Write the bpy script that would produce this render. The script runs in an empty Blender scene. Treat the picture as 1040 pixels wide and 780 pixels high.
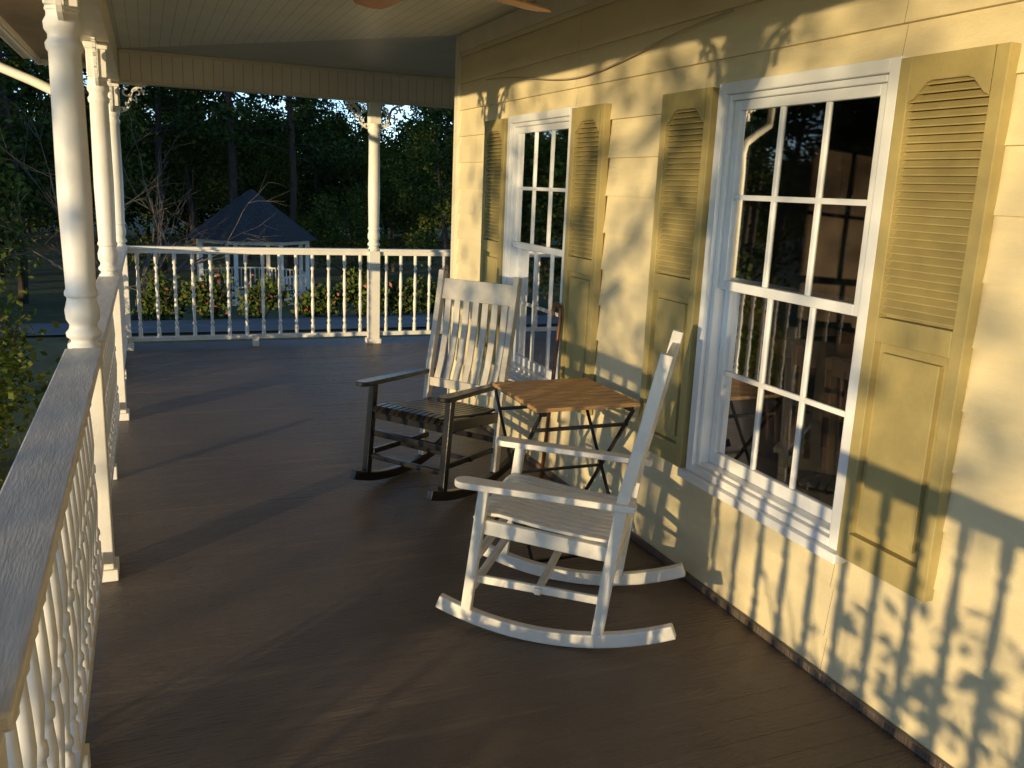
import bpy, math, random
import numpy as np
from mathutils import Vector, Matrix
random.seed(7); rng=np.random.default_rng(7)
scene=bpy.context.scene
WX=2.08; CEIL=2.62; BEAMZ=2.37; WEND=6.08; RX=-0.245; BY=8.62

# ---------------- materials ----------------
def newmat(name):
    m=bpy.data.materials.new(name); m.use_nodes=True
    nt=m.node_tree; b=nt.nodes['Principled BSDF']
    return m,nt,b
def mat(name,col,rough=0.6,var=0.12,scale=6.0,stretch=(1,1,1),bump=0.0,bscale=60,col2=None,spec=0.4,fine=None):
    m,nt,b=newmat(name); N=nt.nodes; L=nt.links
    tc=N.new('ShaderNodeTexCoord'); mp=N.new('ShaderNodeMapping'); mp.inputs['Scale'].default_value=stretch
    L.new(tc.outputs['Object'],mp.inputs['Vector'])
    n=N.new('ShaderNodeTexNoise'); n.inputs['Scale'].default_value=scale; n.inputs['Detail'].default_value=7; n.inputs['Roughness'].default_value=0.65
    L.new(mp.outputs[0],n.inputs['Vector'])
    r=N.new('ShaderNodeValToRGB'); e=r.color_ramp.elements
    c2=col2 if col2 else tuple(c*(1-2*var) for c in col)
    e[0].position=0.32; e[0].color=(*c2,1); e[1].position=0.68; e[1].color=(*[min(1,c*(1+var*0.5)) for c in col],1)
    L.new(n.outputs['Fac'],r.inputs[0]); L.new(r.outputs[0],b.inputs['Base Color'])
    b.inputs['Roughness'].default_value=rough; b.inputs['Specular IOR Level'].default_value=spec
    if bump>0:
        n2=N.new('ShaderNodeTexNoise'); n2.inputs['Scale'].default_value=bscale; n2.inputs['Detail'].default_value=5
        L.new(mp.outputs[0],n2.inputs['Vector'])
        bp=N.new('ShaderNodeBump'); bp.inputs['Strength'].default_value=bump; bp.inputs['Distance'].default_value=0.01
        L.new(n2.outputs['Fac'],bp.inputs['Height']); L.new(bp.outputs[0],b.inputs['Normal'])
    return m
def groove(m,axis,pitch,depth=0.5,dark=0.55,width=0.06):
    """beadboard grooves"""
    nt=m.node_tree;N=nt.nodes;L=nt.links;b=N['Principled BSDF']
    tc=N.new('ShaderNodeTexCoord'); s=N.new('ShaderNodeSeparateXYZ'); L.new(tc.outputs['Object'],s.inputs[0])
    d=N.new('ShaderNodeMath'); d.operation='DIVIDE'; d.inputs[1].default_value=pitch; L.new(s.outputs[axis],d.inputs[0])
    f=N.new('ShaderNodeMath'); f.operation='FRACT'; L.new(d.outputs[0],f.inputs[0])
    c=N.new('ShaderNodeMath'); c.operation='LESS_THAN'; c.inputs[1].default_value=width; L.new(f.outputs[0],c.inputs[0])
    src=b.inputs['Base Color'].links[0].from_socket
    mx=N.new('ShaderNodeMixRGB'); mx.blend_type='MULTIPLY'; mx.inputs[2].default_value=(dark,dark,dark,1)
    L.new(c.outputs[0],mx.inputs[0]); L.new(src,mx.inputs[1]); L.new(mx.outputs[0],b.inputs['Base Color'])
    return m
M={}
M['siding']=mat('siding_paint',(0.78,0.66,0.41),0.55,0.06,3,(1,0.6,3),0.22,90)
M['trimy']=mat('trim_cream_paint',(0.77,0.69,0.51),0.5,0.06,4,bump=0.1)
M['shutter']=mat('shutter_olive_paint',(0.45,0.36,0.15),0.42,0.1,5,bump=0.12)
M['white']=mat('white_paint',(0.84,0.80,0.73),0.45,0.05,7,bump=0.10,bscale=50)
M['railw']=mat('rail_weathered_paint',(0.82,0.75,0.64),0.5,0.10,9,(6,0.7,6),0.2,30)
M['vinyl']=mat('window_white_vinyl',(0.84,0.84,0.84),0.3,0.03,5)
M['chairw']=mat('chair_white_paint',(0.82,0.77,0.68),0.4,0.06,10,bump=0.15)
M['chairb']=mat('chair_black_paint',(0.020,0.017,0.015),0.28,0.3,10,bump=0.15,spec=0.5)
M['chairback']=mat('chair_back_sunlit_cream',(0.64,0.58,0.48),0.42,0.1,10,bump=0.15)  # pale colour stands in for sun reflecting off the black chair's back
M['wood']=mat('acacia_wood',(0.64,0.36,0.15),0.45,0.2,9,(1.2,14,14),0.3,40)
M['fanwood']=mat('fan_blade_wood',(0.78,0.36,0.12),0.4,0.15,6,(2,12,12))
M['canewood']=mat('cane_wood',(0.20,0.08,0.03),0.35,0.2,8)
M['orange']=mat('orange_glaze',(0.8,0.17,0.03),0.3,0.1,8)
M['metal']=mat('black_metal',(0.02,0.02,0.02),0.4,0.1)
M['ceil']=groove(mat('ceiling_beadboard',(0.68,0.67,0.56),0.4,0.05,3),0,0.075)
M['ceil_shaded']=groove(mat('ceiling_beadboard_shaded',(0.46,0.47,0.42),0.45,0.05,3),1,0.075)  # same ceiling, dimmer light beyond the mitre put into a darker colour
M['beamf']=groove(mat('beam_beadboard',(0.83,0.74,0.58),0.5,0.05,3),0,0.085,dark=0.6,width=0.07)
M['soffit']=mat('soffit_tan',(0.48,0.38,0.28),0.6,0.1,4)
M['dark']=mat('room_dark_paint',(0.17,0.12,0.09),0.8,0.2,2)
M['darkwood']=mat('dark_furniture_wood',(0.05,0.028,0.018),0.35,0.2,6)
M['curtain']=mat('curtain_linen',(0.30,0.25,0.20),0.9,0.1,8)
M['roof']=mat('roof_shingle',(0.05,0.052,0.058),0.85,0.3,14,bump=0.6,bscale=40)
M['drive']=mat('driveway_concrete',(0.18,0.175,0.17),0.9,0.15,1.2,bump=0.3,bscale=30)
M['bark']=mat('tree_bark',(0.085,0.062,0.045),0.95,0.3,5,(6,6,1),0.8,14)
M['barkpale']=mat('grey_bark',(0.13,0.11,0.095),0.9,0.2,5,(6,6,1),0.4,14)
M['grass']=mat('lawn_grass',(0.11,0.125,0.04),0.95,0.3,1.5,bump=0.8,bscale=40,col2=(0.06,0.055,0.026))
M['flower']=mat('flower_petals',(0.36,0.06,0.08),0.7,0.2,4,col2=(0.4,0.14,0.07))
M['leaflit']=mat('dead_leaf',(0.28,0.18,0.10),0.8,0.3,20)

# floor
def floormat():
    m=mat('porch_floor_paint',(0.160,0.120,0.092),0.42,0.14,1.4,(1,1.6,1),0.0,30,col2=(0.112,0.084,0.065),spec=0.5)
    nt=m.node_tree;N=nt.nodes;L=nt.links;b=N['Principled BSDF']
    tc=N.new('ShaderNodeTexCoord'); mp=N.new('ShaderNodeMapping'); mp.inputs['Scale'].default_value=(0.6,7,1)
    L.new(tc.outputs['Object'],mp.inputs[0])
    n=N.new('ShaderNodeTexNoise'); n.inputs['Scale'].default_value=1.3; n.inputs['Detail'].default_value=9; n.inputs['Roughness'].default_value=0.7
    L.new(mp.outputs[0],n.inputs['Vector'])
    r=N.new('ShaderNodeValToRGB'); r.color_ramp.elements[0].position=0.55; r.color_ramp.elements[1].position=0.72
    L.new(n.outputs['Fac'],r.inputs[0])
    src=b.inputs['Base Color'].links[0].from_socket
    mx=N.new('ShaderNodeMixRGB'); mx.inputs[2].default_value=(0.30,0.24,0.16,1)
    ml=N.new('ShaderNodeMath'); ml.operation='MULTIPLY'; ml.inputs[1].default_value=0.65; L.new(r.outputs[0],ml.inputs[0])
    L.new(ml.outputs[0],mx.inputs[0]); L.new(src,mx.inputs[1]); L.new(mx.outputs[0],b.inputs['Base Color'])
    rr=N.new('ShaderNodeMapRange'); rr.inputs[3].default_value=0.34; rr.inputs[4].default_value=0.5
    L.new(n.outputs['Fac'],rr.inputs[0]); L.new(rr.outputs[0],b.inputs['Roughness'])
    mp2=N.new('ShaderNodeMapping'); mp2.inputs['Scale'].default_value=(6,30,1); L.new(tc.outputs['Object'],mp2.inputs[0])
    n2=N.new('ShaderNodeTexNoise'); n2.inputs['Scale'].default_value=3; n2.inputs['Detail'].default_value=5; L.new(mp2.outputs[0],n2.inputs['Vector'])
    bp=N.new('ShaderNodeBump'); bp.inputs['Strength'].default_value=1.0; bp.inputs['Distance'].default_value=0.012
    L.new(n2.outputs['Fac'],bp.inputs['Height']); L.new(bp.outputs[0],b.inputs['Normal'])
    return m
M['floor']=floormat()
def leafmat(name,c1,c2,trans=0.3):
    m,nt,b=newmat(name); N=nt.nodes;L=nt.links
    g=N.new('ShaderNodeNewGeometry'); r=N.new('ShaderNodeValToRGB')
    r.color_ramp.elements[0].color=(*c1,1); r.color_ramp.elements[1].color=(*c2,1)
    L.new(g.outputs['Random Per Island'],r.inputs[0])
    d=N.new('ShaderNodeBsdfDiffuse'); L.new(r.outputs[0],d.inputs[0]); N.remove(b)
    if trans>0:
        tr=N.new('ShaderNodeBsdfTranslucent'); L.new(r.outputs[0],tr.inputs[0])
        mx=N.new('ShaderNodeMixShader'); mx.inputs[0].default_value=trans
        L.new(d.outputs[0],mx.inputs[1]); L.new(tr.outputs[0],mx.inputs[2]); L.new(mx.outputs[0],N['Material Output'].inputs[0])
    else: L.new(d.outputs[0],N['Material Output'].inputs[0])
    return m
M['leaf']=leafmat('leaves_green',(0.03,0.055,0.014),(0.12,0.14,0.03),0)
M['leafautumn']=leafmat('leaves_autumn',(0.06,0.08,0.018),(0.22,0.16,0.04),0)
M['needle']=leafmat('pine_needles',(0.018,0.036,0.014),(0.07,0.10,0.03),0)
M['shrub']=leafmat('shrub_leaves',(0.04,0.08,0.02),(0.18,0.20,0.04))
def glassmat():
    m,nt,b=newmat('window_glass'); N=nt.nodes;L=nt.links; N.remove(b)
    t=N.new('ShaderNodeBsdfTransparent'); t.inputs[0].default_value=(0.8,0.82,0.82,1)
    g=N.new('ShaderNodeBsdfGlossy'); g.inputs['Roughness'].default_value=0.02; g.inputs[0].default_value=(0.9,0.9,0.9,1)
    f=N.new('ShaderNodeFresnel'); f.inputs[0].default_value=1.25
    x=N.new('ShaderNodeMixShader'); L.new(f.outputs[0],x.inputs[0]); L.new(t.outputs[0],x.inputs[1]); L.new(g.outputs[0],x.inputs[2])
    L.new(x.outputs[0],N['Material Output'].inputs[0]); return m
M['glass']=glassmat()

# ---------------- mesh builder ----------------
class B:
    def __init__(s): s.v=[]; s.f=[]; s.sm=[]
    def add(s,vs,fs,smooth=False):
        o=len(s.v); s.v+= [tuple(v) for v in vs]; s.f+=[tuple(i+o for i in f) for f in fs]; s.sm+=[smooth]*len(fs)
    def box(s,x0,x1,y0,y1,z0,z1):
        vs=[(x,y,z) for x in(x0,x1) for y in(y0,y1) for z in(z0,z1)]
        s.add(vs,[(0,1,3,2),(4,6,7,5),(0,4,5,1),(2,3,7,6),(0,2,6,4),(1,5,7,3)])
    def bar(s,a,b,w,h,up=(0,0,1)):
        a=Vector(a);b=Vector(b);d=(b-a).normalized();u=Vector(up);side=d.cross(u)
        if side.length<1e-4: side=d.cross(Vector((1,0,0)))
        side.normalize(); u=side.cross(d).normalized()
        vs=[]
        for p in(a,b):
            for i,j in((-1,-1),(1,-1),(1,1),(-1,1)): vs.append(p+side*(i*w/2)+u*(j*h/2))
        s.add(vs,[(0,1,2,3),(7,6,5,4),(0,4,5,1),(1,5,6,2),(2,6,7,3),(3,7,4,0)])
    def lathe(s,cx,cy,prof,n=12):
        vs=[];fs=[]
        for z,r in prof:
            for k in range(n):
                a=2*math.pi*k/n; vs.append((cx+r*math.cos(a),cy+r*math.sin(a),z))
        for i in range(len(prof)-1):
            for k in range(n):
                k2=(k+1)%n; fs.append((i*n+k,i*n+k2,(i+1)*n+k2,(i+1)*n+k))
        s.add(vs,fs,True)
    def tube(s,pts,rad,n=6):
        pts=[Vector(p) for p in pts]; vs=[];fs=[]
        for i,p in enumerate(pts):
            d=(pts[min(i+1,len(pts)-1)]-pts[max(i-1,0)]).normalized()
            ref=Vector((0,0,1)) if abs(d.z)<0.9 else Vector((1,0,0))
            a=d.cross(ref).normalized(); b=d.cross(a)
            r=rad[i] if isinstance(rad,(list,tuple)) else rad
            for k in range(n):
                t=2*math.pi*k/n; vs.append(p+a*(r*math.cos(t))+b*(r*math.sin(t)))
        for i in range(len(pts)-1):
            for k in range(n):
                k2=(k+1)%n; fs.append((i*n+k,(i+1)*n+k,(i+1)*n+k2,i*n+k2))
        fs.append(tuple(range(n))); fs.append(tuple((len(pts)-1)*n+k for k in reversed(range(n))))
        s.add(vs,fs,True)
    def strip(s,path,w,lat=Vector((0,1,0)),h=0.04):
        vs=[];fs=[];n=len(path)
        for i,p in enumerate(path):
            p=Vector(p); d=(Vector(path[min(i+1,n-1)])-Vector(path[max(i-1,0)])).normalized(); u=lat.cross(d).normalized()
            for a,b in((-1,-1),(1,-1),(1,1),(-1,1)): vs.append(p+lat*(a*w/2)+u*(b*h/2))
        for i in range(n-1):
            for k in range(4):
                k2=(k+1)%4; fs.append((i*4+k,i*4+k2,(i+1)*4+k2,(i+1)*4+k))
        fs.append((3,2,1,0)); o=(n-1)*4; fs.append((o,o+1,o+2,o+3))
        s.add(vs,fs)
    def leaves(s,P,size,flat=0.0):
        n=len(P); 
        a=rng.normal(size=(n,3)); a/=np.linalg.norm(a,axis=1)[:,None]
        c=rng.normal(size=(n,3)); c-= (c*a).sum(1)[:,None]*a; c/=np.linalg.norm(c,axis=1)[:,None]
        sz=(size*(0.6+0.8*rng.random(n)))[:,None]
        q=np.stack([P-a*sz*.6,P+c*sz*.33,P+a*sz*.6,P-c*sz*.33],1).reshape(-1,3)
        o=len(s.v); s.v+=q.tolist(); s.f+=[(o+4*i,o+4*i+1,o+4*i+2,o+4*i+3) for i in range(n)]; s.sm+=[False]*n
    def obj(s,name,m,parent=None,bevel=0,loc=None):
        me=bpy.data.meshes.new(name); me.from_pydata([tuple(v) for v in s.v],[],s.f); me.polygons.foreach_set('use_smooth',s.sm); me.update()
        me.materials.append(m); o=bpy.data.objects.new(name,me); scene.collection.objects.link(o)
        if parent: o.parent=parent
        if loc: o.location=loc
        if bevel:
            bv=o.modifiers.new('bevel','BEVEL'); bv.width=bevel; bv.segments=2; bv.limit_method='ANGLE'; bv.angle_limit=math.radians(50)
        return o
def empty(name,loc=(0,0,0),rz=0):
    e=bpy.data.objects.new(name,None); e.location=loc; e.rotation_euler[2]=rz; e.empty_display_size=.2; scene.collection.objects.link(e); return e

# ---------------- house ----------------
house=empty('yellow_house')
wins=[(2.04,2.93),(4.19,5.08),(-0.3,0.6)]
WZ0,WZ1=0.48,2.02
b=B()
pitch=0.178
def lap_piece(y0,y1,zb,zt,c0,c1):
    def xx(z): t=(z-c0)/(c1-c0); return WX-0.018*(1-t)-0.001
    b.add([(xx(zb),y0,zb),(xx(zb),y1,zb),(xx(zt),y1,zt),(xx(zt),y0,zt),(WX+.02,y0,zb),(WX+.02,y1,zb)],[(0,1,2,3),(4,5,1,0)])
z=-0.02
YS=-5.0
cols=sorted(wins)
while z<CEIL+.02:
    c0,c1=z,z+pitch
    y=YS
    for (a,e) in cols+[(WEND,None)]:
        a_in=a+.03 if e else a
        seg=y; 
        while seg<a_in-1e-6:
            nx=min(a_in,seg+random.uniform(2.0,3.7)) if a_in-seg>2.4 else a_in
            lap_piece(seg,nx-0.0015,c0,c1,c0,c1); seg=nx
        if e:
            e_in=e-.03; zo0,zo1=WZ0+.02,WZ1-.02
            if c1<=zo0 or c0>=zo1: lap_piece(a_in,e_in,c0,c1,c0,c1)
            else:
                if c0<zo0: lap_piece(a_in,e_in,c0,zo0,c0,c1)
                if c1>zo1: lap_piece(a_in,e_in,zo1,c1,c0,c1)
            y=e_in
    z+=pitch
b.obj('lap_siding',M['siding'],house)
b=B(); b.box(WX-.03,WX+.1,WEND-.02,WEND+.06,-.7,CEIL); b.box(WX-.028,WX-.003,YS,WEND-.025,2.50,CEIL-.002)
b.obj('corner_board',M['trimy'],house,.003)
b=B(); b.box(WX+.1,9,WEND-.01,WEND+.05,-.7,5.0); b.box(WX+.02,9,YS-.1,YS,-.7,5.0); b.box(9,9.1,YS,WEND,-.9,5); b.box(WX+.02,WX+.1,YS,WEND,CEIL+.06,5)
b.obj('outer_walls',M['siding'],house)
b=B()
b.add([(-.85,YS-.3,2.66),(-.85,9.2,2.66),(2.1,9.2,3.5),(2.1,YS-.3,3.5),(9.2,9.2,2.66),(9.2,YS-.3,2.66)],[(0,1,2,3)])
b.add([(1.8,YS-.5,4.9),(1.8,6.6,4.9),(5.5,6.6,7.2),(5.5,YS-.5,7.2),(9.3,6.6,4.9),(9.3,YS-.5,4.9)],[(0,1,2,3),(3,2,4,5),(1,4,2),(0,3,5)])
b.add([(-.85,9.2,2.66),(9.2,9.2,2.66),(9.2,6.1,3.5),(2.1,6.1,3.5)],[(0,1,2,3)])
b.obj('roof',M['roof'],house)
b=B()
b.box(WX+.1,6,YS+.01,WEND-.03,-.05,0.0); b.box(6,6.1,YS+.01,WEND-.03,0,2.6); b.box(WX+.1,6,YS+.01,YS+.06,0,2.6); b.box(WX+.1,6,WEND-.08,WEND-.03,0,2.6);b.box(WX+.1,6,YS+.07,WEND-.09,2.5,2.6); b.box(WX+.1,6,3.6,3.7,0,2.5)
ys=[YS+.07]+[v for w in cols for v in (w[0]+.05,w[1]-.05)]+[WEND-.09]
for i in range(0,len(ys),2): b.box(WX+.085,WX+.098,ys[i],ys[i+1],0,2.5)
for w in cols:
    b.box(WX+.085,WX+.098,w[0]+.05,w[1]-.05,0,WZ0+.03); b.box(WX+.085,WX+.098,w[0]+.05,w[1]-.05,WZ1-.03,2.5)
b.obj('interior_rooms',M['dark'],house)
b=B()
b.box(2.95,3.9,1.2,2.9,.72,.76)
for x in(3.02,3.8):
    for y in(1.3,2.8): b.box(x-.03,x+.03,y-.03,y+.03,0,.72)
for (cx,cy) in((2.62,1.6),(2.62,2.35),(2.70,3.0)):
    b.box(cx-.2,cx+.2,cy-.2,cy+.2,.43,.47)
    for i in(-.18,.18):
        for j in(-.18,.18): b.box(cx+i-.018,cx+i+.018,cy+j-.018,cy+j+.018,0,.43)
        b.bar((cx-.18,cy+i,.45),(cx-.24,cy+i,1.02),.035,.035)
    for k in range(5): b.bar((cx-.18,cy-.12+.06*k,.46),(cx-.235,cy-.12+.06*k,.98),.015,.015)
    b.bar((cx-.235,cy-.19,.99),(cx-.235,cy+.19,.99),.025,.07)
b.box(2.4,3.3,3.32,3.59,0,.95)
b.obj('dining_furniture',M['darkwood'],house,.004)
b=B(); b.lathe(2.66,3.42,[(.951,.06),(.98,.085),(1.04,.095),(1.09,.07),(1.12,.05),(1.14,.06)],14); b.obj('orange_vase',M['orange'],house)
def window(y0,y1):
    w=B(); z0,z1=WZ0,WZ1; X=WX
    c=.042
    w.box(X-.04,X+.03,y0,y0+c,z0,z1); w.box(X-.04,X+.03,y1-c,y1,z0,z1); w.box(X-.04,X+.03,y0+c,y1-c,z1-c,z1); 
    w.box(X-.065,X+.08,y0-.02,y1+.02,z0-.035,z0-.001)
    w.box(X-.04,X+.03,y0+c,y1-c,z0,z0+.03)
    w.box(X-.02,X+.085,y0+c+.001,y0+c+.022,z0+.031,z1-c-.001); w.box(X-.02,X+.085,y1-c-.022,y1-c-.001,z0+.031,z1-c-.001); w.box(X-.021,X+.085,y0+c+.022,y1-c-.022,z1-c-.022,z1-c-.001)
    w.box(X-.019,X+.085,y0+c+.022,y1-c-.022,z0+.031,z0+.045)
    ya,yb=y0+c+.023,y1-c-.023; g=B()
    def sash(x0,x1,za,zb,top):
        st=.036
        w.box(x0,x1,ya,ya+st,za,zb); w.box(x0,x1,yb-st,yb,za,zb)
        w.box(x0,x1,ya+st,yb-st,za,za+(.036 if top else .05)); w.box(x0,x1,ya+st,yb-st,zb-.036,zb)
        zl=za+(.036 if top else .05); zh=zb-.036; xm=(x0+x1)/2
        for k in(1,2):
            y=ya+st+(yb-ya-2*st)*k/3; w.box(xm-.008,xm+.007,y-.010,y+.010,zl,zh)
        zz=(zl+zh)/2; w.box(xm-.0075,xm+.0065,ya+st,yb-st,zz-.010,zz+.010)
        g.add([(xm+.001,ya+st,zl),(xm+.001,yb-st,zl),(xm+.001,yb-st,zh),(xm+.001,ya+st,zh)],[(0,1,2,3)])
    sash(X-.005,X+.022,1.245,z1-c-.023,True); sash(X+.027,X+.054,z0+.046,1.28,False)
    w.obj('window_frame',M['vinyl'],house,.003); g.obj('window_glass',M['glass'],house)
for a,c in wins: window(a,c)
b=B()
for a,c in wins:
    yy=a+.05; n=20; p=[]
    for i in range(n+1):
        t=i/n; p.append((WX+.16+.02*math.sin(t*18),yy+.10*t))
    for i in range(n):
        b.add([(p[i][0],p[i][1],.3),(p[i+1][0],p[i+1][1],.3),(p[i+1][0],p[i+1][1],2.2),(p[i][0],p[i][1],2.2)],[(0,1,2,3)])
b.obj('curtain',M['curtain'],house)
def shutter(y0,y1):
    s=B(); z0,z1=WZ0-.005,WZ1-.01; xf=WX-.052; xb=WX-.014; st=.042
    s.box(xf,xb,y0,y0+st,z0,z1); s.box(xf,xb,y1-st,y1,z0,z1)
    a,c=y0+st,y1-st
    s.box(xf,xb,a,c,z0,z0+.09); s.box(xf,xb,a,c,1.19,1.265)
    n=14; zt=z1; vs=[];
    for i in range(n+1):
        t=i/n; y=a+(c-a)*t; d=abs(t-.5)*2
        arch=.055*(1 if d<.45 else (0.5+0.5*math.cos((d-.45)/.55*math.pi)))
        zb=z1-.125+arch
        for x in(xf,xb):
            vs+= [(x,y,zb),(x,y,zt)]
    fs=[]
    for i in range(n):
        o=i*4;p=o+4; fs+=[(o,o+1,p+1,p),(o+2,p+2,p+3,o+3),(o,p,p+2,o+2),(o+1,o+3,p+3,p+1)]
    s.add(vs,fs)
    zz=1.275
    while zz<z1-.06:
        s.add([(xf+.006,a,zz),(xf+.006,c,zz),(xb-.003,c,zz+.026),(xb-.003,a,zz+.026),(xf+.006,a,zz+.005),(xf+.006,c,zz+.005),(xb-.003,c,zz+.031),(xb-.003,a,zz+.031)],[(0,1,2,3),(7,6,5,4),(0,4,5,1)])
        zz+=.0225
    s.box(xb-.002,xb+.003,a,c,z0+.09,z1-.02)
    s.box(xb-.012,xb-.0025,a,c,z0+.09,1.19); s.box(xf+.006,xb-.012,a+.03,c-.03,z0+.12,1.16)
    s.obj('shutter',M['shutter'],house,.003)
for a,c in[(1.675,2.03),(2.955,3.315),(3.825,4.18),(5.095,5.45),(-.68,-.32),(.62,.98)]: shutter(a,c)
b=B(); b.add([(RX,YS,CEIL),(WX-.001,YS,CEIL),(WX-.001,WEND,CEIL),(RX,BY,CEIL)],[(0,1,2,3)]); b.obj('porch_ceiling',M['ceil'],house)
b=B(); b.add([(RX,BY,CEIL),(WX,WEND,CEIL),(9,WEND,CEIL),(9,BY,CEIL)],[(0,1,2,3)]); b.obj('porch_ceiling_end',M['ceil_shaded'],house)
b=B(); b.box(RX-.07,RX+.07,YS,BY+.07,BEAMZ,CEIL+.01); b.obj('side_beam',M['trimy'],house,.004)
b=B(); b.box(RX+.071,9,BY-.07,BY+.07,BEAMZ,CEIL+.01); b.obj('end_beam',M['beamf'],house,.004)
b=B(); b.box(RX+.071,9,BY-.085,BY-.071,CEIL-.03,CEIL-.001); b.box(RX+.071,9,BY-.08,BY+.08,BEAMZ-.02,BEAMZ-.001); b.box(RX-.08,RX+.08,YS,BY+.08,BEAMZ-.0195,BEAMZ-.0005)
b.obj('beam_moulding',M['trimy'],house,.003)
b=B(); b.box(-.82,RX-.071,YS,9.2,2.55,2.57); b.box(RX-.07,9,BY+.071,9.2,2.551,2.571); b.obj('soffit',M['soffit'],house)
b=B(); b.box(-.85,-.82,YS,9.2,2.5,2.68); b.box(-.96,-.851,YS,9.2,2.54,2.64); b.box(-.85,9,9.2,9.23,2.5,2.68)
b.obj('gutter',M['white'],house,.01)
b=B(); b.tube([(-.9,6.5,2.56),(-.9,6.48,2.34),(-.86,6.44,2.22),(-.62,6.3,2.12),(-.45,6.2,2.04),(-.40,6.16,1.95),(-.40,6.15,1.8),(-.40,6.15,-.6)],.03,8); b.obj('downspout',M['trimy'],house)
b=B(); pts=[]
for i in range(25):
    t=i/24; y=5.5-2.6*t; pts.append((WX-.03,y,2.27-.09*math.sin(math.pi*t)+.02*math.sin(9*t)))
b.tube(pts,.004,5); b.obj('wall_sag_line',M['soffit'],house)  # thin tan line sagging along the upper wall
# porch floor
pf=empty('porch_floor')
b=B(); y=YS; w=.098
while y<8.86:
    x1=WX+.01 if y+w<WEND else 9
    dz=random.uniform(-.0006,.0004)
    b.box(RX-.16,x1,y,y+w-.0014,-.03,dz); y+=w
b.obj('floor_boards',M['floor'],pf,.0005)
b=B(); b.box(RX-.13,9,YS,8.84,-.2,-.035); b.box(RX-.13,RX-.1,YS,8.84,-.9,-.2); b.box(RX-.1,9,8.81,8.84,-.9,-.2)
b.obj('floor_skirt',M['trimy'],pf)
b=B(); b.box(WX-.035,WX-.018,YS,WEND+.05,.002,.03); b.obj('base_shoe',M['floor'],pf,.003)
# ---------------- posts ----------------
def bracket(bb,cx,cy,dx,dy,z):
    d=Vector((dx,dy,0)); o=Vector((cx,cy,z)); lat=Vector((-dy,dx,0))
    def P(u,w): return o+d*(.055+u)+Vector((0,0,-w))
    bb.strip([P(.006,0.01),P(.006,.24)],.022,lat,.012); bb.strip([P(.01,.006),P(.24,.006)],.022,lat,.012)
    def curl(u,w,r,a0,a1,h=.013,sp=0,n=14):
        bb.strip([P(u+(r-sp*i/n)*math.cos(a0+(a1-a0)*i/n),w+(r-sp*i/n)*math.sin(a0+(a1-a0)*i/n)) for i in range(n+1)],.018,lat,h)
    st=[P(.01+.17*t+.02*math.sin(t*6.28),.24-.22*t+.02*math.sin(t*6.28)) for t in [i/12 for i in range(13)]]
    bb.strip(st,.018,lat,.02)
    curl(.065,.07,.04,0,5.2,.014,.022); curl(.15,.075,.030,3.6,8.6,.013,.018); curl(.07,.165,.028,-1.2,3.8,.013,.016)
    curl(.205,.03,.022,1,6,.012,.01); curl(.025,.215,.018,1,6,.012,.008)
    for (u,w,a) in((.11,.13,.3),(.135,.10,1.2),(.09,.15,2.4),(.18,.05,.6),(.045,.2,1.9)):
        bb.strip([P(u,w),P(u+.028*math.cos(a),w+.028*math.sin(a)),P(u+.045*math.cos(a+.3),w+.045*math.sin(a+.3))],.016,lat,.014)
def post(cx,cy,br):
    e=empty('porch_post',(cx,cy,0)); q=B()
    q.box(-.055,.055,-.055,.055,.0,.93); q.box(-.055,.055,-.055,.055,2.15,BEAMZ-.02)
    prof=[(.93,.05),(.94,.058),(.955,.058),(.965,.046),(.975,.046),(.985,.060),(1.0,.062),(1.015,.05),(1.03,.047),(1.05,.058),(1.085,.061),(1.12,.052),(1.135,.050),(1.14,.058),(1.155,.058),(1.165,.052),(1.5,.058),(2.0,.053),(2.01,.06),(2.03,.062),(2.045,.052),(2.06,.052),(2.075,.062),(2.10,.064),(2.12,.053),(2.135,.052),(2.14,.058),(2.15,.055)]
    q.lathe(0,0,prof,20)
    q.obj('turned_shaft',M['white'],e,.004)
    k=B(); 
    for dx,dy in br: bracket(k,0,0,dx,dy,BEAMZ-.022)
    k.obj('scroll_bracket',M['white'],e)
    k=B(); k.box(-.07,.07,-.07,.07,.0015,.05); k.box(-.066,.066,-.066,.066,BEAMZ-.06,BEAMZ-.021); k.obj('post_base',M['white'],e,.004)
PY=[-3.95,-1.43,1.04,3.62,6.12]
for y in PY: post(RX,y,[(0,1),(0,-1)])
post(RX,BY,[(0,-1),(1,0)])
for x in(2.07,4.6,7.0): post(x,BY,[(-1,0),(1,0)])
# ---------------- railing ----------------
bal=[(.1,.018),(.2,.018),(.205,.012),(.22,.012),(.23,.018),(.245,.018),(.26,.011),(.33,.015),(.40,.018),(.46,.013),(.475,.012),(.48,.017),(.495,.018),(.51,.017),(.515,.012),(.53,.013),(.59,.018),(.66,.015),(.73,.011),(.745,.018),(.76,.018),(.77,.012),(.785,.012),(.79,.018),(.89,.018)]
r1=empty('porch_railing')
t=B(); s2=B(); bl=B()
ys=[YS]+PY+[BY]
for i in range(len(ys)-1):
    a,c=ys[i]+.056,ys[i+1]-.056
    t.box(RX-.064,RX+.064,a+.001,c-.001,.922,.95); s2.box(RX-.02,RX+.02,a,c,.872,.9215); s2.box(RX-.02,RX+.02,a,c,.075,.125)
    n=round((c-a)/.14)
    for k in range(n): bl.lathe(RX,a+(c-a)*(k+.5)/n,bal,12)
    s2.box(RX-.03,RX+.03,(a+c)/2-.03,(a+c)/2+.03,.001,.074)
t.obj('top_rail',M['railw'],r1,.006); s2.obj('lower_rails',M['white'],r1,.003); bl.obj('turned_balusters',M['white'],r1)
r2=empty('porch_railing')
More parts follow.
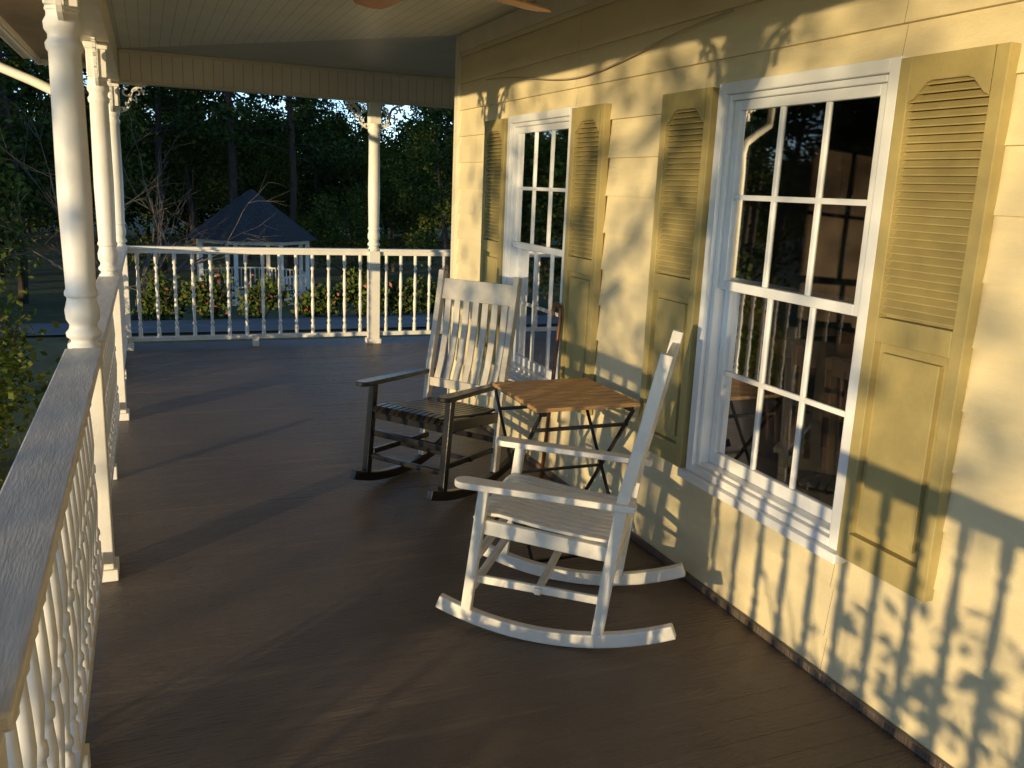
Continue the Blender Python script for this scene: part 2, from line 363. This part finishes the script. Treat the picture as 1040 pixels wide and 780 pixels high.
t=B(); s2=B(); bl=B(); xs=[RX,2.07,4.6,7.0]
for i in range(3):
    a,c=xs[i]+.056,xs[i+1]-.056
    t.box(a+.001,c-.001,BY-.045,BY+.045,.925,.95); s2.box(a,c,BY-.02,BY+.02,.885,.9245); s2.box(a,c,BY-.02,BY+.02,.075,.115)
    n=round((c-a)/.155)
    for k in range(n): bl.lathe(a+(c-a)*(k+.5)/n,BY,bal,10)
    s2.box((a+c)/2-.03,(a+c)/2+.03,BY-.03,BY+.03,.001,.074)
t.obj('top_rail',M['white'],r2,.004); s2.obj('lower_rails',M['white'],r2,.003); bl.obj('turned_balusters',M['white'],r2)
# ---------------- rocking chairs ----------------
def chair(cx,cy,fx,fy,base,back,seatm,W=.262,hk=1.0):
    e=empty('rocking_chair',(cx,cy,0.004),math.atan2(fy,fx))
    Y=Vector((0,1,0)); q=B(); R=1.12
    def rz(x): return R-math.sqrt(R*R-(x-.03)**2)
    for s in(-1,1):
        q.strip([(x,s*W,rz(x)+.026) for x in np.linspace(-.43,.43,19)],.036,Y,.05)
        q.bar((.322,s*W,rz(.322)+.04),(.268,s*W,.56),.038,.038,(1,0,0))
    for s in(-1,1):
        q.bar((.295,s*(W-.02),.20),(-.19,s*(W-.02),.185),.02,.03)
        q.bar((.285,s*(W-.012),.41),(-.215,s*(W-.012),.365),.026,.055)
    q.bar((.30,-W,.175),(.30,W,.175),.026,.026); q.bar((.285,-W,.30),(.285,W,.30),.022,.034)
    q.bar((-.185,-W,.24),(-.185,W,.24),.022,.034); q.bar((.06,-W,.19),(.06,W,.19),.026,.026)
    q.bar((.28,-W,.405),(.28,W,.405),.024,.05); q.bar((-.20,-W,.36),(-.20,W,.36),.024,.05)
    q.obj('rockers_and_legs',base,e,.005)
    q=B()
    for s in(-1,1):
        n=10; pts=[]
        for i in range(n+1):
            a=-math.pi/2+math.pi*i/n; pts.append((.335+.040*math.cos(a),.040*math.sin(a)))
        pts+= [(.10,.032),(-.27,.024),(-.27,-.024),(.10,-.032)]
        m=len(pts); vs=[]
        for zz in(0,.024):
            for (x,y) in pts: vs.append((x,s*(W+.012)+y,.56+zz-(.335-x)*.03))
        fs=[tuple(reversed(range(m))),tuple(range(m,2*m))]+[(i,(i+1)%m,m+(i+1)%m,m+i) for i in range(m)]
        q.add(vs,fs)
    q.obj('armrests',base,e,.004)
    q=B(); n=12
    for i in range(n):
        y=-W+.045+(2*W-.09)*i/(n-1)
        path=[(.315,y,.425),(.29,y,.446),(.22,y,.447),(.05,y,.422),(-.10,y,.408),(-.20,y,.404)]
        q.strip(path,.031,Y,.013)
    q.obj('seat',seatm,e,.003)
    q=B()
    for s in(-1,1):
        q.strip([(-.165,s*W,.065),(-.195,s*W,.35),(-.225,s*W,.59),(-.28,s*W,.84),(-.33,s*W,1.125*hk)],.034,Y,.042)
    def bx(z): return -.225-(z-.59)*.21
    q.strip([(bx(z)-0.0,0,z) for z in(.965*hk,1.02*hk,1.08*hk)],2*W-.036,Y,.02)
    q.bar((bx(.50),-W+.018,.50),(bx(.50),W-.018,.50),.022,.05)
    n=7
    for i in range(n):
        y=-W+.06+(2*W-.12)*i/(n-1)
        q.strip([(bx(.51)-.0,y,.51),(bx(.62)-.018,y,.62),(bx(.8)-.02,y,.80),(bx(.98),y,.98*hk)],.04,Y,.014)
    q.obj('backrest',back,e,.004)
    return e
chair(1.43,2.77,-.80,.60,M['chairw'],M['chairw'],M['chairw'],.262,.97)
chair(1.424,4.35,-.81,-.586,M['chairb'],M['chairback'],M['chairb'],.25)
# ---------------- folding table ----------------
e=empty('folding_table',(1.715,3.46,0)); q=B(); n=9; hy=.265; hx=.25
for i in range(n):
    y=-hy+.029+(2*hy-.058)*i/(n-1); q.box(-hx,hx,y-.0240,y+.0240,.685,.703)
q.obj('slatted_top',M['wood'],e,.003)
q=B()
for x in(-hx+.04,hx-.04): q.bar((x,-hy+.01,.675),(x,hy-.01,.675),.022,.018)
for x,sg in((-hx+.025,1),(hx-.025,1)):
    q.bar((x,-hy+.02,.668),(x,hy-.0,.008),.018,.008,(1,0,0)); q.bar((x-.012,hy-.02,.668),(x-.012,-hy+.0,.008),.018,.008,(1,0,0))
for yy,zz in((-hy,.01),(hy,.01),(-hy+.07,.58),(hy-.07,.58)): q.bar((-hx+.02,yy,zz+.01),(hx-.02,yy,zz+.01),.014,.014)
q.bar((-hx+.02,0.01,.335),(hx-.02,0.01,.335),.012,.012)
q.obj('folding_legs',M['metal'],e)
# walking cane leaning at the far window
e=empty('walking_cane',(1.93,4.12,0)); q=B()
pts=[(0,0,.003),(.04,.01,.5),(.075,.02,.93)]+[(.075+.0*i,.02+.045-.045*math.cos(a),.96+.045*math.sin(a)) for i,a in enumerate([k/10*3.9 for k in range(11)])]
q.tube(pts,.011,8); q.obj('shaft_and_crook',M['canewood'],e)
# ---------------- ceiling fan ----------------
fan=empty('ceiling_fan',(1.02,3.32,0)); q=B()
q.lathe(0,0,[(CEIL-.001,.07),(CEIL-.05,.06),(CEIL-.06,.014),(2.42,.014),(2.41,.09),(2.38,.11),(2.32,.11),(2.29,.08),(2.28,.001)],20)
for k in range(5):
    a=math.radians(28+72*k); q.bar((.09*math.cos(a),.09*math.sin(a),2.33),(.24*math.cos(a),.24*math.sin(a),2.33),.04,.008)
q.obj('motor_housing',M['metal'],fan)
q=B()
for k in range(5):
    a=math.radians(28+72*k); d=Vector((math.cos(a),math.sin(a),0)); s_=Vector((-math.sin(a),math.cos(a),.12))
    out=[(.2,-.05),(.5,-.068),(.62,-.068),(.66,-.04),(.66,.04),(.62,.068),(.5,.068),(.2,.05)]
    vs=[Vector((0,0,2.338+h))+d*u+s_*w_ for h in(0,.007) for u,w_ in out]
    q.add(vs,[tuple(range(7,-1,-1)),tuple(range(8,16))]+[(i,(i+1)%8,8+(i+1)%8,8+i) for i in range(8)])
q.obj('blades',M['fanwood'],fan)
# ---------------- terrain ----------------
def sstep(a,b_,x): t=min(1,max(0,(x-a)/(b_-a))); return t*t*(3-2*t)
def gz(x,y):
    return -.75-1.6*sstep(12,29,max(y,0))-.5*sstep(8,40,-x)+.05*math.sin(x*.35)*math.cos(y*.3)
cs=[float(v) for v in range(-44,45)]; ext=[]; st=1.3; v=44
while v<900: v+=st; st*=1.28; ext.append(v)
cs=[-a for a in reversed(ext)]+cs+ext
b=B(); n=len(cs); vs=[(x,y,gz(x,y)) for y in cs for x in cs]
b.add(vs,[(j*n+i,j*n+i+1,(j+1)*n+i+1,(j+1)*n+i) for j in range(n-1) for i in range(n-1)],True); b.obj('ground',M['grass'])
b=B(); xs_=[-44+i*.5 for i in range(177)]; wy=[0,.9,1.8,2.7,3.4]
vs=[(x,14.2+w_+.6*math.sin(x*.09),gz(x,14.2+w_+.6*math.sin(x*.09))+.035) for x in xs_ for w_ in wy]
b.add(vs,[(i*5+k,(i+1)*5+k,(i+1)*5+k+1,i*5+k+1) for i in range(len(xs_)-1) for k in range(4)],True); b.obj('driveway',M['drive'])
# ---------------- vegetation ----------------
def rvec(s=1): return Vector((random.gauss(0,s),random.gauss(0,s),random.gauss(0,s)))
def grow(bb,p,d,L,r,depth,tips,spread=.55,upb=.15,seg=4):
    pts=[Vector(p)]; rad=[r]
    for i in range(seg):
        d=(d+rvec(.10)+Vector((0,0,upb*.3))).normalized(); pts.append(pts[-1]+d*(L/seg)); rad.append(r*(1-.45*(i+1)/seg))
    bb.tube(pts,rad,5 if depth>0 else 4)
    if depth<=1: tips.append(pts[2]); 
    tips.append(pts[-1])
    if depth==0: return
    for k in range(random.choice((2,3,3))):
        q=pts[random.randint(max(1,seg-2),seg)]
        nd=(d+rvec(spread)+Vector((0,0,upb))).normalized(); grow(bb,q,nd,L*random.uniform(.6,.85),r*.5,depth-1,tips,spread,upb,seg)
def decid(h,crown0,nleaf,lsize,m_leaf,R=2.6,nb=16):
    bb=B(); tips=[]
    pts=[Vector((0,0,-.3))]; rad=[h*.014+.03]; d=Vector((0,0,1))
    for i in range(9):
        d=(d+rvec(.05)+Vector((0,0,.1))).normalized(); pts.append(pts[-1]+d*(h*.9/9)); rad.append(rad[0]*(1-.85*(i+1)/9))
    bb.tube(pts,rad,8)
    for i in range(nb):
        zz=crown0+(h-crown0)*(i+.3)/nb*.9; t=zz/(h*.9)*9; k=min(8,int(t)); p=pts[k].lerp(pts[k+1],min(1,t-k))
        a=i*2.4+random.random(); f=(1-.6*(i/nb)); grow(bb,p,Vector((math.cos(a),math.sin(a),.35)).normalized(),R*.6*f,.03*f+.010,2,tips)
    T=np.array([tuple(t) for t in tips]); idx=rng.integers(0,len(T),nleaf)
    w=rng.random(len(T)); 
    P=T[idx]+rng.normal(size=(nleaf,3))*(.12+.26*w[idx][:,None])
    lb=B(); lb.leaves(P,lsize); return bb,lb
def pine(h,crown0,nleaf,lsize):
    bb=B(); tips=[]; bb.tube([(0.1*math.sin(i),.1*math.cos(i*1.3),-.3+h*i/8) for i in range(9)],[.17*(1-.8*i/8) for i in range(9)],8)
    P=[]
    nb=40
    for i in range(nb):
        zz=crown0+(h-crown0)*(i/nb); a=i*2.4; L=(2.6*(1-(i/nb))**.7+.3)*random.uniform(.6,1.1)
        dr=Vector((math.cos(a),math.sin(a),random.uniform(-.12,.3))); e_=Vector((0,0,zz))+dr*L
        bb.tube([(0,0,zz),Vector((0,0,zz))+dr*L*.5+Vector((0,0,.08)),e_],[.04,.025,.008],4)
        m_=nleaf//nb; tt=.25+.8*rng.random(m_)**.7
        c=np.array([0,0,zz])+np.outer(tt*L,np.array(dr)); c+=rng.normal(size=(m_,3))*np.array([.3,.3,.16]); P.append(c)
    lb=B(); lb.leaves(np.concatenate(P),lsize); return bb,lb
def mkproto(pair,mb,ml):
    out=[]
    for bb,m_,nm in((pair[0],mb,'trunk'),(pair[1],ml,'foliage')):
        me=bpy.data.meshes.new(nm); me.from_pydata([tuple(v) for v in bb.v],[],bb.f); me.polygons.foreach_set('use_smooth',bb.sm); me.materials.append(m_); out.append(me)
    return out
PR=[mkproto(decid(10,1.4,8500,.15,None,3.4,12),M['bark'],M['leaf']),
    mkproto(decid(12,2.4,8500,.15,None,3.6,12),M['bark'],M['leafautumn']),
    mkproto(pine(14,3.0,8000,.17),M['bark'],M['needle']),
    mkproto(pine(17,5.0,7500,.17),M['bark'],M['needle']),
    mkproto(decid(5,.4,8000,.13,None,2.8,12),M['bark'],M['leaf'])]
def inst(pr,x,y,s,parent,rz=None):
    for me,nm in zip(pr,('trunk','foliage')):
        o=bpy.data.objects.new(nm,me); scene.collection.objects.link(o); o.parent=parent
        o.location=(x,y,gz(x,y)); o.scale=(s,s,s); o.rotation_euler[2]=rz
forest=empty('forest_trees')
for row,(y0,gap,ch) in enumerate(((37,3.7,(0,1,2,3,3,4)),(43,3.7,(0,2,3,3,4)),(51,4.2,(1,2,3,4)))):
    x=-26-row*3
    while x<24+row*4:
        inst(PR[random.choice(ch)],x+random.uniform(-1,1),y0+random.uniform(-2,2),random.uniform(.8,1.2),forest,random.uniform(0,6.28)); x+=gap*random.uniform(.7,1.3)
# dense far understory closing off the horizon
for (yy,s0,s1,g_) in((58,1.2,1.5,2.3),(64,1.5,1.9,2.6)):
    x=-46
    while x<50:
        inst(PR[4],x,yy+random.uniform(-2,2),random.uniform(s0,s1),forest,random.uniform(0,6.28)); x+=g_
for i in range(26):
    x=random.uniform(-34,-9); y=random.uniform(8,34)
    if x/y>-.30: continue
    inst(random.choice(PR),x,y,random.uniform(.8,1.2),forest,random.uniform(0,6.28))
for (x,y) in((-4.2,22),(-6.5,19),(-3.5,29),(-7,26),(-2,33)):
    inst(PR[random.choice((0,4,2))],x,y,random.uniform(.75,1.0),forest,random.uniform(0,6.28))
for (x,y) in((9,27),(13,30),(6.8,33),(11,24)):
    inst(PR[random.choice((0,1,4))],x,y,random.uniform(.6,.9),forest,random.uniform(0,6.28))
def single(name,pair,mb,ml,x,y,s=1,rz=0,dz=0):
    e=empty(name,(x,y,gz(x,y)+dz),rz); e.scale=(s,s,s); pair[0].obj('trunk',mb,e); pair[1].obj('foliage',ml,e); return e
single('crape_myrtle_tree',decid(4.6,1.2,1150,.10,None,2.0,10),M['bark'],M['leafautumn'],-8.4,-4.3)
single('crape_myrtle_tree',decid(5.5,1.0,900,.10,None,2.2,9),M['bark'],M['leafautumn'],-12.5,-8.0)
# bare ornamental tree
bb=B(); tips=[]
for k in range(6):
    a=k*1.05; grow(bb,Vector((0,0,-.2)),Vector((.5*math.cos(a),.5*math.sin(a),1)).normalized(),2.0,.05,4,tips,.42,-.02,4)
e=empty('bare_ornamental_tree',(-.5,21,gz(0,21))); bb.obj('branches',M['barkpale'],e)
def shrub(name,x,y,rx,ry,h,n,ls,m_,flowers=0,K=16):
    e=empty(name,(x,y,gz(x,y))); bb=B()
    for k in range(14):
        a=random.random()*6.28; bb.tube([(0,0,-.1),(rx*.4*math.cos(a),ry*.4*math.sin(a),h*.5),(rx*.75*math.cos(a),ry*.75*math.sin(a),h*.85)],[.012,.008,.003],4)
    bb.obj('stems',M['bark'],e)
    cc=rng.normal(size=(K,3)); cc/=np.linalg.norm(cc,axis=1)[:,None]; cc*= (rng.random(K)**.4)[:,None]
    cc=cc*np.array([rx*.75,ry*.75,h*.4])+np.array([0,0,h*.52]); id_=rng.integers(0,K,n)
    P=cc[id_]+rng.normal(size=(n,3))*np.array([rx*.22,ry*.22,h*.15]); P[:,2]=np.abs(P[:,2])
    lb=B(); lb.leaves(P,ls); lb.obj('leaves',m_,e)
    if flowers:
        i2=rng.integers(0,K,flowers); F=cc[i2]+rng.normal(size=(flowers,3))*np.array([rx*.28,ry*.28,h*.14])+np.array([0,-.05,.08]); F[:,2]=np.abs(F[:,2])
        fb=B(); fb.leaves(F,ls*.9); fb.obj('flowers',M['flower'],e)
shrub('azalea_bush',-1.3,7.3,.55,1.0,1.55,4200,.06,M['shrub'])
shrub('azalea_bush',-1.9,9.6,.7,.9,1.5,2600,.06,M['shrub'])
for (x,y,h,n_,ls) in((-1.25,-1.55,1.50,600,.075),(-1.3,-.75,1.42,400,.075),(-1.25,-2.35,1.55,600,.075),(-1.35,-3.2,1.55,520,.075),(-1.4,.25,1.22,230,.07),(-1.4,1.2,1.35,380,.075)):
    shrub('boxwood_shrub',x,y,.45,.62,h,n_,ls,M['shrub'],0,30)
x=.2
while x<6:
    shrub('flowering_shrub',x,18+random.uniform(-.7,.9),.6,.5,random.uniform(.6,.95),1200,.09,M['leaf'],random.choice((10,25,45))); x+=random.uniform(.8,1.1)
# gazebo
gx,gy=3.15,30.; g=empty('gazebo',(gx,gy,gz(gx,gy))); 
def octo(r,z,n=8): return [(r*math.cos(2*math.pi*(k+.5)/n),r*math.sin(2*math.pi*(k+.5)/n),z) for k in range(n)]
b=B(); vs=octo(2.15,2.05)+octo(1.2,2.75)+octo(.12,3.55)+[(0,0,3.6)]
b.add(vs,[(k,(k+1)%8,8+(k+1)%8,8+k) for k in range(8)]+[(8+k,8+(k+1)%8,16+(k+1)%8,16+k) for k in range(8)]+[(16+k,16+(k+1)%8,24) for k in range(8)]); b.obj('roof',M['roof'],g)
b=B(); o8=octo(1.8,0)
for k in range(8):
    p=o8[k]; q_=o8[(k+1)%8]; b.box(p[0]-.06,p[0]+.06,p[1]-.06,p[1]+.06,0,2.1)
    b.bar((p[0],p[1],2.02),(q_[0],q_[1],2.02),.06,.2)
    if k!=5:
        b.bar((p[0],p[1],.9),(q_[0],q_[1],.9),.06,.05); b.bar((p[0],p[1],.2),(q_[0],q_[1],.2),.05,.05)
        for j in range(1,9):
            t_=j/9; b.box(p[0]+(q_[0]-p[0])*t_-.018,p[0]+(q_[0]-p[0])*t_+.018,p[1]+(q_[1]-p[1])*t_-.018,p[1]+(q_[1]-p[1])*t_+.018,.2,.9)
b.add(octo(1.9,.1)+octo(1.9,-.2),[tuple(range(8))]+[(k,(k+1)%8,8+(k+1)%8,8+k) for k in range(8)]); b.obj('posts_and_rails',M['white'],g)
P=np.stack([rng.uniform(-.2,2.0,90),rng.uniform(1.2,8.3,90),np.full(90,.004)],1); b=B()
for p in P:
    s_=random.uniform(.003,.010); a=random.random()*6.28; c,d_=math.cos(a)*s_,math.sin(a)*s_
    b.add([(p[0]-c,p[1]-d_,.003),(p[0]+d_*.4,p[1]-c*.4,.005),(p[0]+c,p[1]+d_,.004),(p[0]-d_*.4,p[1]+c*.4,.006)],[(0,1,2,3)])
b.obj('fallen_leaf_bits',M['leaflit'])

# ---------------- light ----------------
EL=math.radians(2.7); az=math.atan2(1.82,2.33)
trav=Vector((math.cos(az)*math.cos(EL),math.sin(az)*math.cos(EL),-math.sin(EL)))
sd=bpy.data.lights.new('sun','SUN'); sd.energy=5.0; sd.angle=math.radians(.5); sd.color=(1,.77,.42)
so=bpy.data.objects.new('sun',sd); so.rotation_euler=trav.to_track_quat('-Z','Y').to_euler(); scene.collection.objects.link(so); so.location=(-20,-15,8)
w=bpy.data.worlds.new('World'); scene.world=w; w.use_nodes=True; nt=w.node_tree; bg=nt.nodes['Background']
sk=nt.nodes.new('ShaderNodeTexSky'); sk.sky_type='NISHITA'; sk.sun_disc=False; sk.sun_elevation=EL; sk.sun_rotation=math.atan2(-trav.x,-trav.y)%(2*math.pi)
sk.dust_density=0.0; sk.air_density=.45; sk.ozone_density=1.6
mx=nt.nodes.new('ShaderNodeMixRGB'); mx.blend_type='MULTIPLY'; mx.inputs[0].default_value=1; mx.inputs[2].default_value=(1.12,.98,.92,1)
nt.links.new(sk.outputs[0],mx.inputs[1]); nt.links.new(mx.outputs[0],bg.inputs[0]); bg.inputs[1].default_value=.60
# ---------------- camera ----------------
cd=bpy.data.cameras.new('camera'); cam=bpy.data.objects.new('camera',cd); scene.collection.objects.link(cam); scene.camera=cam
cd.sensor_width=36; cd.lens=36*882/1040; cd.clip_end=3000; cd.clip_start=.02
r_=Vector((.9244,-.3792,.0411)); u_=Vector((.0465,.2191,.9747)); k_=-Vector((.3786,.8990,-.2199))
cam.matrix_world=Matrix(((r_.x,u_.x,k_.x,0),(r_.y,u_.y,k_.y,0),(r_.z,u_.z,k_.z,1.6),(0,0,0,1)))
scene.view_settings.view_transform='Standard'; scene.view_settings.look='None'; scene.view_settings.exposure=0
